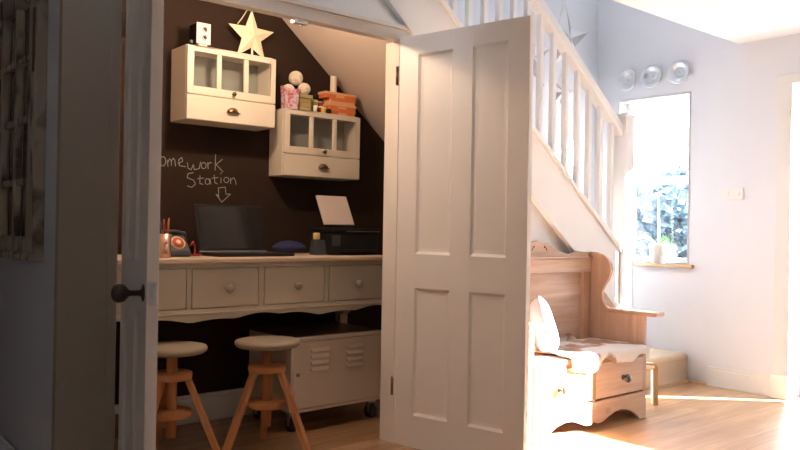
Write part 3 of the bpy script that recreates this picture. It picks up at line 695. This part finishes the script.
# ------------------------------------------------------------------ things on the desk
D = .90
t = thing('pencil_pot', 'shiny copper tin of pencils at the left end of the desk', 'pencil pot', (1.487, 3.42, D))
build('tin', B().lathe([(0, 0), (.030, 0), (.031, .003), (.031, .110), (.029, .110), (.029, .004), (0, .004)], (1.487, 3.42, D), 32), M['copper'], t)
for i, (dx, dy, lx, ly, h_, m_) in enumerate([(-.015, .0, -.006, .004, .175, 'blue'), (-.02, -.01, -.004, 0, .16, 'dgrey'), (.002, .008, .002, .01, .172, 'orangep'), (.010, -.006, .008, -.002, .168, 'orangep'), (.018, .006, .012, .004, .178, 'brass'), (-.004, -.012, -.002, -.006, .155, 'redt')]):
    p = Vector((1.487+dx, 3.42+dy, D+.006)); q = p+Vector((lx*.6, ly*.6, h_))
    o = B().tube([p, p+(q-p)*.93, q], [.0038, .0038, .0008], 6)
    tag(build('pencil', o, M[m_]), {0: 'blue pencil standing leftmost in the copper tin', 1: 'dark grey pencil in the copper tin', 2: 'orange-red pencil in the middle of the copper tin', 3: 'orange-red pencil at the front of the copper tin', 4: 'brass-coloured pen standing rightmost in the copper tin', 5: 'maroon pencil, shortest in the copper tin'}[i], 'pencil', 'pencils in the copper tin')
# rotary phone style set
t = thing('telephone', 'retro dark grey telephone with red and white round dial', 'telephone', (1.64, 3.55, D))
build('housing', B().prism([(3.48, D), (3.62, D), (3.62, D+.075), (3.60, D+.105), (3.56, D+.100), (3.49, D+.03)], 'X', 1.545, 1.655), M['dgrey'], t, bevel=.012, seg=4)
nrm = Vector((0, -.81, .585)).normalized(); c0 = Vector((1.598, 3.520, D+.064))
def disc(c, r, h, m, parent, name, seg=28):
    b = B().lathe([(0, 0), (r, 0), (r, h), (0, h)], (0, 0, 0), seg); b.xf(Matrix.Translation(c) @ nrm.to_track_quat('Z', 'Y').to_matrix().to_4x4()); return build(name, b, M[m], parent)
dl = disc(c0, .036, .006, 'wax', t, 'dial')
disc(c0+nrm*.006, .029, .003, 'orangep', dl, 'dial_ring'); disc(c0+nrm*.009, .012, .003, 'wax', dl, 'dial_centre')
build('handset', B().tube([(1.535, 3.59, D+.085), (1.54, 3.59, D+.108), (1.57, 3.59, D+.118), (1.62, 3.59, D+.118), (1.655, 3.59, D+.106), (1.66, 3.59, D+.080)], [.020, .018, .011, .011, .018, .020], 12), M['dgrey'], t)
tag(build('red_cable', B().tube([(1.69, 3.58, D+.05), (1.715, 3.60, D+.07), (1.735, 3.62, D+.045), (1.725, 3.60, D+.01), (1.69, 3.56, D+.006), (1.70, 3.53, D+.006), (1.735, 3.55, D+.007), (1.745, 3.62, D+.006)], .005, 8), M['red']), 'tangled red cable between telephone and laptop', 'cable')
# laptop
t = thing('laptop', 'open black laptop with glossy screen on the desk', 'laptop', (1.98, 3.55, D))
build('base', B().box(1.765, 2.195, 3.425, 3.675, D, D+.016), M['black'], t, bevel=.003)
build('keyboard', B().box(1.795, 2.165, 3.53, 3.655, D+.016, D+.018), M['dgrey'], t)
build('hinge_bar', B().box(1.785, 2.175, 3.668, 3.682, D+.012, D+.022), M['steel'], t, bevel=.003, label='bright hinge bar')
lm = Matrix.Translation((1.98, 3.678, D+.018)) @ Matrix.Rotation(math.radians(-14), 4, 'X')
b = B().box(-.20, .20, -.004, .006, 0, .25).xf(lm); s_ = build('screen_lid', b, M['black'], t, bevel=.003)
build('display', B().box(-.187, .187, -.0055, -.004, .016, .238).xf(lm), M['blackgloss'], s_)
# blue pouch
b = B().ellip((2.335, 3.70, D+.036), (.105, .06, .036), 24, 12)
for v in b.v:
    v.z += .008*noise.noise(v*18); v.z = max(v.z, D)
tag(build('pouch', b, M['blue']), 'dark blue soft pouch behind the laptop corner', 'pouch')
# sharpener stand
t = thing('desk_stand', 'small dark tapered stand holding a pale yellow sponge', 'stand', (2.40, 3.50, D+.002))
def taper(x0, x1, y0, y1, z0, z1, e):
    return B().add([(x0,y0,z0),(x1,y0,z0),(x1,y1,z0),(x0,y1,z0),(x0+e,y0+e,z1),(x1-e,y0+e,z1),(x1-e,y1-e,z1),(x0+e,y1-e,z1)], [(3,2,1,0),(4,5,6,7),(0,1,5,4),(1,2,6,5),(2,3,7,6),(3,0,4,7)])
build('stand_body', taper(2.352, 2.428, 3.47, 3.53, D+.0027, D+.085, .008), M['dgrey'], t, bevel=.004)
tag(build('sponge', B().box(2.364, 2.398, 3.49, 3.515, D+.0852, D+.122), M['yellowp'], bevel=.006), 'pale yellow sponge block on the dark stand', 'sponge')
tag(build('paper_slip', B().box(2.30, 2.438, 3.455, 3.535, D, D+.0025), M['paper']), 'white paper slip lying under the dark stand', 'paper')
# printer
t = thing('printer', 'wide black printer at the right end of the desk', 'printer', (2.65, 3.62, D))
build('body', B().box(2.465, 2.79, 3.48, 3.70, D, D+.125), M['black'], t, bevel=.01)
build('scanner_lid', B().box(2.462, 2.795, 3.475, 3.70, D+.125, D+.150), M['black'], t, bevel=.006)
build('trim_line', B().box(2.56, 2.795, 3.472, 3.4755, D+.130, D+.134), M['brass'], t)
build('output_tray', B().box(2.52, 2.76, 3.44, 3.48, D+.02, D+.032), M['black'], t, bevel=.003)
build('control_panel', B().box(2.470, 2.52, 3.474, 3.481, D+.05, D+.11), M['dgrey'], t)
# paper support carrying a sheet
A0 = Vector((2.478, 3.62, D+.172)); lm = Matrix.Translation((2.605, 3.605, D+.165)) @ Matrix.Rotation(math.radians(-28), 4, 'X')
t = thing('document_stand', 'tilted document rest carrying white paper above the printer', 'document stand', (2.59, 3.62, D+.152))
build('foot', B().box(2.57, 2.64, 3.60, 3.68, D+.1505, D+.160).tube([(2.605, 3.64, D+.158), (2.605, 3.65, D+.20)], .008, 8), M['black'], t)
build('rest', B().box(-.100, .100, .004, .009, .0, .185).xf(lm), M['black'], t)
tag(build('paper_pad', B().box(-.104, .104, -.006, .0035, .002, .188).xf(lm), M['paper']), 'white paper pad leaning on the rest above the printer', 'paper')

# chalk handwriting on the back wall
STR = [[(1.688,1.381),(1.685,1.367),(1.677,1.357),(1.667,1.356),(1.659,1.365),(1.656,1.379),(1.659,1.394),(1.666,1.403),(1.676,1.404),(1.685,1.396),(1.688,1.381)],[(1.695,1.388),(1.7,1.355)],[(1.7,1.377),(1.708,1.396),(1.717,1.386),(1.719,1.361)],[(1.718,1.383),(1.727,1.4),(1.737,1.391),(1.741,1.359)],[(1.755,1.373),(1.78,1.388),(1.775,1.408),(1.758,1.393),(1.763,1.363),(1.797,1.36)],[(1.807,1.383),(1.811,1.353),(1.829,1.346),(1.841,1.375),(1.847,1.347),(1.875,1.355),(1.882,1.391)],[(1.915,1.373),(1.912,1.363),(1.905,1.357),(1.896,1.356),(1.889,1.362),(1.886,1.371),(1.888,1.381),(1.895,1.388),(1.904,1.389),(1.912,1.383),(1.915,1.373)],[(1.923,1.391),(1.927,1.357)],[(1.926,1.381),(1.936,1.392),(1.947,1.39)],[(1.969,1.438),(1.968,1.352)],[(2.01,1.414),(1.973,1.384),(2.015,1.346)],[(1.842,1.331),(1.812,1.325),(1.807,1.303),(1.844,1.291),(1.855,1.271),(1.834,1.253),(1.809,1.259)],[(1.88,1.318),(1.88,1.275),(1.899,1.272)],[(1.866,1.3),(1.902,1.306)],[(1.937,1.289),(1.935,1.279),(1.928,1.273),(1.92,1.273),(1.913,1.278),(1.911,1.288),(1.913,1.297),(1.919,1.303),(1.927,1.304),(1.934,1.298),(1.937,1.289)],[(1.938,1.305),(1.944,1.274)],[(1.963,1.326),(1.968,1.284),(1.984,1.279)],[(1.949,1.307),(1.986,1.313)],[(2.003,1.314),(2.004,1.284)],[(1.999,1.336),(2.006,1.338)],[(2.052,1.303),(2.049,1.294),(2.041,1.288),(2.032,1.288),(2.024,1.293),(2.021,1.302),(2.024,1.311),(2.031,1.317),(2.041,1.317),(2.048,1.312),(2.052,1.303)],[(2.061,1.316),(2.063,1.283)],[(2.064,1.303),(2.079,1.319),(2.091,1.305),(2.096,1.281)],[(1.992,1.208),(1.989,1.257),(2.03,1.263),(2.036,1.225)],[(1.975,1.223),(2.011,1.18),(2.063,1.226),(2.036,1.225)],[(1.992,1.212),(1.975,1.223)],
 [(1.585,1.43),(1.587,1.36)],[(1.625,1.425),(1.628,1.358)],[(1.586,1.395),(1.627,1.39)]]
b = B()
for s_ in STR:
    for (ax, az), (bx, bz) in zip(s_, s_[1:]):
        d = Vector((bx-ax, 0, bz-az)); L_ = d.length; d /= L_; n_ = Vector((-d.z, 0, d.x))*.0019
        p = Vector((ax, CB-.0008, az))-d*.001; q = Vector((bx, CB-.0008, bz))+d*.001
        b.add([p-n_, q-n_, q+n_, p+n_], [(0, 1, 2, 3)])
build('chalk_writing', b, M['chalkmark'], bw, label='white chalk handwriting reading Homework Station with an arrow')

# ------------------------------------------------------------------ settle (pine bench)
sb = thing('settle', 'waxed pine settle with winged sides, armrests and two seat drawers', 'bench', (3.49, 2.7, 0))
YF, YB = 2.482, 2.905
WL, WR = 2.99, 3.962
crest = [(0, .93), (.035, .93), (.105, .935), (.185, .915), (.26, .93), (.325, .953), (.39, .983), (.43, .985), (.475, .995)]
cp = [(WL+.005+x, z) for x, z in crest]; cp += [(WL+WR-x, z) for x, z in reversed(cp)]
b = B().prism(cp+[(WR-.005, .895), (WL+.005, .895)], 'Y', YB-.022, YB-.002)
cr = build('crest_rail', b, M['pine'], sb, bevel=.003)
for sx in (-1, 1):
    build('scroll_cut', B().lathe([(0, 0), (.007, 0), (.006, -.0015), (0, -.0015)], (3.4925+sx*.048, YB-.022, .962), 12, 'Y').tube([(3.4925+sx*.048, YB-.0225, .962), (3.4925+sx*.062, YB-.0225, .952), (3.4925+sx*.066, YB-.0225, .94)], .0025, 5), M['darkknob'], cr)
build('cap_moulding', B().box(WL, WR, YB-.05, YB, .888, .902), M['pine'], sb, bevel=.004)
build('top_rail', B().box(WL, WR, YB-.040, YB, .81, .888), M['pine'], sb, bevel=.003)
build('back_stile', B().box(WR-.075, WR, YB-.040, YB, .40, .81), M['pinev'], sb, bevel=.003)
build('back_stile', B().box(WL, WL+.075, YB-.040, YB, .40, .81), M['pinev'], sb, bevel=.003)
build('back_panel', B().box(WL+.075, WR-.075, YB-.014, YB-.004, .40, .81), M['pine'], sb)
wing = [(YF+.01, 0), (YB, 0), (YB, .925), (2.875, .932), (2.835, .93), (2.785, .918), (2.748, .895), (2.729, .862), (2.724, .83), (2.729, .80), (2.745, .765), (2.768, .735), (2.784, .705), (2.787, .67), (2.778, .635), (2.758, .61), (2.725, .592), (2.66, .583), (2.58, .578), (YF+.01, .576)]
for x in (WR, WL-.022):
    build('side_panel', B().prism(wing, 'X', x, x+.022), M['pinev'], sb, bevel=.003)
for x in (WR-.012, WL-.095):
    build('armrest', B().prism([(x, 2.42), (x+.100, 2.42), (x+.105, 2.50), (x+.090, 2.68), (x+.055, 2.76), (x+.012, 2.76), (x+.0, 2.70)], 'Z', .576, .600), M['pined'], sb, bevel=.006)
build('seat_board', B().box(WL+.001, WR-.001, YF-.004, YB-.03, .372, .395), M['pine'], sb, bevel=.005)
# face frame with two drawers
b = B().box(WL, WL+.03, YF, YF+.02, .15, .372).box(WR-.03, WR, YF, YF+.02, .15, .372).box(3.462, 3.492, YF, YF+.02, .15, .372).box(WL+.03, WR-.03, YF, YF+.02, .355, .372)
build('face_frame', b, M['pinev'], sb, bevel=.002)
b = B().box(WL, WR, YF+.03, YB, .15, .16)
build('base_board', b, M['pine'], sb)
for a, c, kx in ((WL+.033, 3.460, 3.18), (3.494, WR-.033, 3.735)):
    d = build('drawer', B().box(a, c, YF-.003, YF+.35, .163, .352), M['pine'], sb, bevel=.003)
    build('knob', B().lathe([(0, 0), (.016, 0), (.012, -.010), (.012, -.016), (.022, -.026), (.024, -.034), (.018, -.043), (0, -.046)], (kx, YF-.003, .252), 22, 'Y'), M['darkknob'], d, label='dark turned knob')
build('keyhole', B().box(3.474, 3.479, YF-.001, YF, .335, .348), M['darkknob'], sb)
lowp = [(WL, 0), (WL+.06, 0), (WL+.08, .02), (WL+.12, .045), (WL+.17, .066), (WL+.24, .078), (WL+.30, .074), (WL+.36, .055), (WL+.41, .036), (WL+.45, .032), (WL+.475, .040),
        (WL+.486, .045)]
lowp += [(WL+WR-x, z) for x, z in reversed(lowp[:-1])]
build('skirt', B().prism(lowp+[(WR, .15), (WL, .15)], 'Y', YF-.004, YF+.018), M['pine'], sb, bevel=.002)
build('back_foot', B().box(WL+.002, WL+.05, YB-.05, YB-.002, 0, .15), M['pinev'], sb); build('back_foot', B().box(WR-.05, WR-.002, YB-.05, YB-.002, 0, .15), M['pinev'], sb)

# cowhide throw
NU, NV = 60, 46
vs = []; fs = []
for i in range(NU+1):
    u = i/NU
    for j in range(NV+1):
        v = j/NV
        x = 3.25+(.735-.004)*u
        edge = .035*noise.noise(Vector((u*5, 0, 3)))
        hang = .028+.035*abs(math.sin(u*7.0+.4))+.03*noise.noise(Vector((u*6, 2, 0)))+(.02 if u < .35 else 0)
        Lb = (.035+.055*(1-u)+.035*math.sin(u*8+1))*min(1, (.78-u)/.12) if u < .78 else 0.0
        tot_flat = (YB-.045)-(YF-.012)
        s = v*(max(Lb, 0)+tot_flat+max(hang, .012))
        lb = max(Lb, 0)
        if s < lb: y = YB-.045; z = .40+(lb-s)
        elif s < lb+tot_flat: y = YB-.045-(s-lb); z = .40
        else: y = YF-.014; z = .40-(s-lb-tot_flat)
        tt = min(1, abs(s-lb)/.03); 
        flat = 1 if lb+.01 < s < lb+tot_flat-.01 else .25
        z += flat*(.006+.012*max(0, noise.noise(Vector((x*9, y*9, 1))))) ; y -= (1-flat)*(.004+.008*abs(noise.noise(Vector((x*12, z*12, 5)))))
        if u < .08: x += .03*noise.noise(Vector((v*5, 1, 1)))
        vs.append((min(x, WR-.006), y, z))
for i in range(NU):
    for j in range(NV): fs.append((i*(NV+1)+j, (i+1)*(NV+1)+j, (i+1)*(NV+1)+j+1, i*(NV+1)+j+1))
o = build('hide_throw', B().add(vs, fs, True), M['hide'])
md = o.modifiers.new('th', 'SOLIDIFY'); md.thickness = .007; md.offset = 1
tag(o, 'white and brown cowhide draped over the settle seat', 'throw')

# cushion leaning in the left corner
def pillow(c, sx, sz, th, rot, m, label):
    NU = 24; vs = []; fs = []
    for side in (1, -1):
        for i in range(NU+1):
            for j in range(NU+1):
                a, q = 2*i/NU-1, 2*j/NU-1
                e = (1-a**4)*(1-q**4); t_ = th*max(e, 0)**.6
                k = 1-.10*(1-abs(a*q))*(max(abs(a), abs(q))**3) if True else 1
                vs.append(Vector((a*sx*k, side*t_, q*sz*k)))
    n = (NU+1)**2
    for s_ in (0, 1):
        for i in range(NU):
            for j in range(NU):
                f = (s_*n+i*(NU+1)+j, s_*n+(i+1)*(NU+1)+j, s_*n+(i+1)*(NU+1)+j+1, s_*n+i*(NU+1)+j+1); fs.append(f)
    b = B().add(vs, fs, True); b.xf(Matrix.Translation(c) @ rot)
    bld = build('cushion', b, M[m]); tag(bld, label, 'cushion'); return bld
rot = Matrix.Rotation(math.radians(52), 4, 'Z') @ Matrix.Rotation(math.radians(-16), 4, 'X') @ Matrix.Rotation(math.radians(14), 4, 'Y')
pillow((3.225, 2.635, .552), .150, .150, .055, rot, 'cushion', 'lilac grey linen cushion in the left corner of the settle')

# bentwood stool beyond the settle
t = thing('bentwood_stool', 'low bentwood stool with pale curved leg behind the settle arm', 'stool', (4.22, 2.72, 0))
build('seat', B().lathe([(0, .225), (.12, .225), (.125, .230), (.125, .240), (.12, .245), (0, .245)], (4.205, 2.72, 0), 32), M['pale'], t)
for k in range(4):
    a = math.radians(-42+90*k); c_ = Vector((math.cos(a), math.sin(a), 0)); o = Vector((4.205, 2.72, 0))
    side = Vector((-c_.y, c_.x, 0))*.024
    path = [(.06, .255)] + [(.115+.028*math.sin(q), .227+.028*math.cos(q)) for q in [0, .4, .8, 1.2, 1.57]]+[(.147, .0)]
    inner = [(p[0]-(.0 if i == 0 else .030*math.sin(min(1.57, max(0, (i-1)*.4)))), p[1]-(.020 if i == 0 else .024*math.cos(min(1.57, max(0, (i-1)*.4))))) for i, p in enumerate(path)]
    ring = path+inner[::-1]
    vs = [o+c_*p[0]+side+Vector((0, 0, max(p[1], 0))) for p in ring]+[o+c_*p[0]-side+Vector((0, 0, max(p[1], 0))) for p in ring]
    n = len(ring); m_ = len(path)
    fs = [(i, (i+1) % n, n+(i+1) % n, n+i) for i in range(n)]
    for i in range(m_-1): fs += [(i, n-1-i, n-2-i, i+1), (n+i, n+i+1, 2*n-2-i, 2*n-1-i)]
    build('leg', B().add(vs, fs), M['pale'], t)

# ------------------------------------------------------------------ window wall items
for yy, lab in ((3.417, 'leftmost of the three silver plates above the window'), (3.204, 'middle one of the three silver plates above the window'), (2.988, 'rightmost of the three silver plates above the window')):
    t = thing('wall_plate', lab, 'plate', (WX, yy, 2.21), 'silver plates above the window')
    build('plate', B().lathe([(0, -.012), (.040, -.012), (.048, -.014), (.062, -.030), (.080, -.034), (.084, -.030), (.078, -.022), (.05, -.002), (0, -.001)], (WX, yy, 2.21), 40, 'X'), M['chrome'], t)
    build('centre_mark', B().lathe([(0, -.0125), (.007, -.0135), (.005, -.0155), (0, -.016)], (WX, yy, 2.212), 12, 'X').box(WX-.0135, WX-.012, yy-.014, yy+.014, 2.178, 2.184), M['steel'], t)
t = thing('wall_socket', 'white twin switch plate on the window wall', 'switch', (WX, 2.58, 1.33))
build('faceplate', B().box(WX-.010, WX, 2.512, 2.652, 1.285, 1.368), M['plastic'], t, bevel=.003)
for yy in (2.545, 2.582, 2.619): build('rocker', B().box(WX-.014, WX-.0095, yy-.010, yy+.010, 1.31, 1.343), M['plastic'], t, bevel=.001)
# orchid
t = thing('potted_orchid', 'orchid with two green leaves in a white pot on the window sill', 'plant', (5.192, 3.17, .83))
build('pot', B().lathe([(0, 0), (.046, 0), (.049, .004), (.060, .135), (.062, .14), (.057, .14), (.054, .12), (0, .12)], (5.192, 3.17, .83), 32), M['pot'], t)
def leafmesh(p0, dirv, L_, wd, arch):
    vs = []; fs = []; n = 12; dirv = Vector(dirv).normalized(); sd_ = Vector((-dirv.y, dirv.x, 0)).normalized()
    for i in range(n+1):
        s_ = i/n; c = Vector(p0)+dirv*L_*s_+Vector((0, 0, arch*math.sin(s_*2.2))); w_ = wd*math.sin(PI*min(.98, s_*.92+.06))**.7
        vs += [c-sd_*w_+Vector((0, 0, .005)), c, c+sd_*w_+Vector((0, 0, .005))]
    for i in range(n):
        for k in range(2): fs.append((i*3+k, i*3+k+1, (i+1)*3+k+1, (i+1)*3+k))
    return B().add(vs, fs, True)
for dv, L_, ar in (((-.25, 1, .1), .19, .055), ((-.5, -1, .1), .15, .035), ((-.3, .7, .2), .13, .05)):
    o = build('leaf', leafmesh((5.192, 3.17, .955), dv, L_, .024, ar), M['leaf'], t); md = o.modifiers.new('t', 'SOLIDIFY'); md.thickness = .002
build('flower_stem', B().tube([(5.192, 3.165, .96), (5.19, 3.17, 1.15), (5.185, 3.165, 1.36)], .0035, 8), M['stem'], t)
build('support_stake', B().tube([(5.192, 3.155, .96), (5.19, 3.16, 1.20)], .0025, 6), M['stem'], t)
for z_, y_ in ((1.36, 3.165), (1.34, 3.150)): build('bud', B().ellip((5.185, y_, z_), (.006, .006, .010), 10, 8), M['stem'], t)

# stars on the stairwell wall
for (cx, cz, R_, lab, rt, silver) in ((4.735, 2.50, .31, 'large hammered silver star high on the stairwell wall', .04, True), (4.335, 2.305, .25, 'silver star beside the right door top behind the balusters', .10, True), (4.69, 2.10, .17, 'smallest star low behind the balusters', -.1, True)):
    t = thing('wall_star', lab, 'star', (cx, 3.70, cz), 'silver stars on the stairwell wall')
    b = B(); Y_ = 3.695
    pts = [(cx+(R_ if k % 2 == 0 else R_*.40)*math.cos(PI/2+rt+k*PI/5), cz+(R_ if k % 2 == 0 else R_*.40)*math.sin(PI/2+rt+k*PI/5)) for k in range(10)]
    bs = B(); bwh = B(); dep = .05*R_/.3
    for k in range(10):
        p, q = pts[k], pts[(k+1) % 10]; tgt = bs if k % 2 == 1 else bwh
        tgt.add([(p[0], Y_, p[1]), (q[0], Y_, q[1]), (cx, Y_-dep, cz), (p[0], Y_+.004, p[1]), (q[0], Y_+.004, q[1]), (cx, Y_+.004, cz)], [(0, 1, 2), (3, 5, 4), (0, 3, 4, 1), (1, 4, 5, 2), (2, 5, 3, 0)])
    build('silver_facets', bs, M['silver'], t, label='hammered silver facets'); build('white_facets', bwh, M['whitestar'], t, label='pale facets')

# ------------------------------------------------------------------ old window frame hung on the hall wall
t = thing('old_window_frame', 'weathered old window frame with mirror panes hung on the dark hall wall', 'mirror', (.86, 3.5, .95))
XF, XB = .838, .879
ya, yb = 3.105, 3.90; z0, z1 = .925, 1.99; stw = .098
cols = [ya+stw]; pitch = (yb-ya-2*stw+.034)/3
rows = [.995, 1.210, 1.453, 1.690, 1.905]
b = B().box(XF, XB, ya, ya+stw, z0, z1).box(XF, XB, yb-stw, yb, z0, z1).box(XF, XB, ya+stw, yb-stw, z0, .995).box(XF, XB, ya+stw, yb-stw, 1.905, z1)
b.box(XF-.016, XB, ya-.004, yb+.004, z0-.02, z0+.012)
build('frame', b, M['oldwood'], t, bevel=.005)
yc_ = ya+stw; pw = (yb-ya-2*stw-2*.034)/3
vcols = []
for k in range(3):
    vcols.append((yc_, yc_+pw)); yc_ += pw
    if k < 2: build('mullion', B().box(XF+.002, XB-.012, yc_, yc_+.034, .995, 1.905), M['oldwood'], t, bevel=.004)
    yc_ += .034
for z in rows[1:-1]:
    for (a, c) in vcols: build('glazing_bar', B().box(XF+.006, XB-.012, a, c, z-.013, z+.013), M['oldwood'], t, bevel=.004)
for (a, c) in vcols:
    for r0, r1 in zip(rows, rows[1:]):
        pn = build('mirror_pane', B().box(XB-.010, XB-.006, a, c, r0, r1), M['oldglass'], t)
        if r0 < 1.6:
            cy = (a+c)/2; h_ = r1-r0
            pr = [(0, .02), (.018, .03), (.010, .05), (.030, .075), (.036, .10), (.022, .135), (.008, .16), (.006, h_-.02), (0, h_-.018)]
            pts = [(cy+w_, r0+z_) for w_, z_ in pr]+[(cy-w_, r0+z_) for w_, z_ in reversed(pr)]
            build('finial_shape', B().prism(pts[:-1][1:], 'X', XB-.0135, XB-.0105), M['dkbrown'], pn)  # thin brown finial-shaped plate in front of the pane
for yy in (ya+.03, ya+.12): build('wooden_peg', B().lathe([(0, 0), (.012, 0), (.010, -.014), (0, -.018)], (XF-.016, yy, z0-.004), 12, 'X'), M['oldwood'], t)
build('latch', B().box(XF-.004, XF, ya+.02, ya+.04, 1.62, 1.86), M['dkbrown'], t)
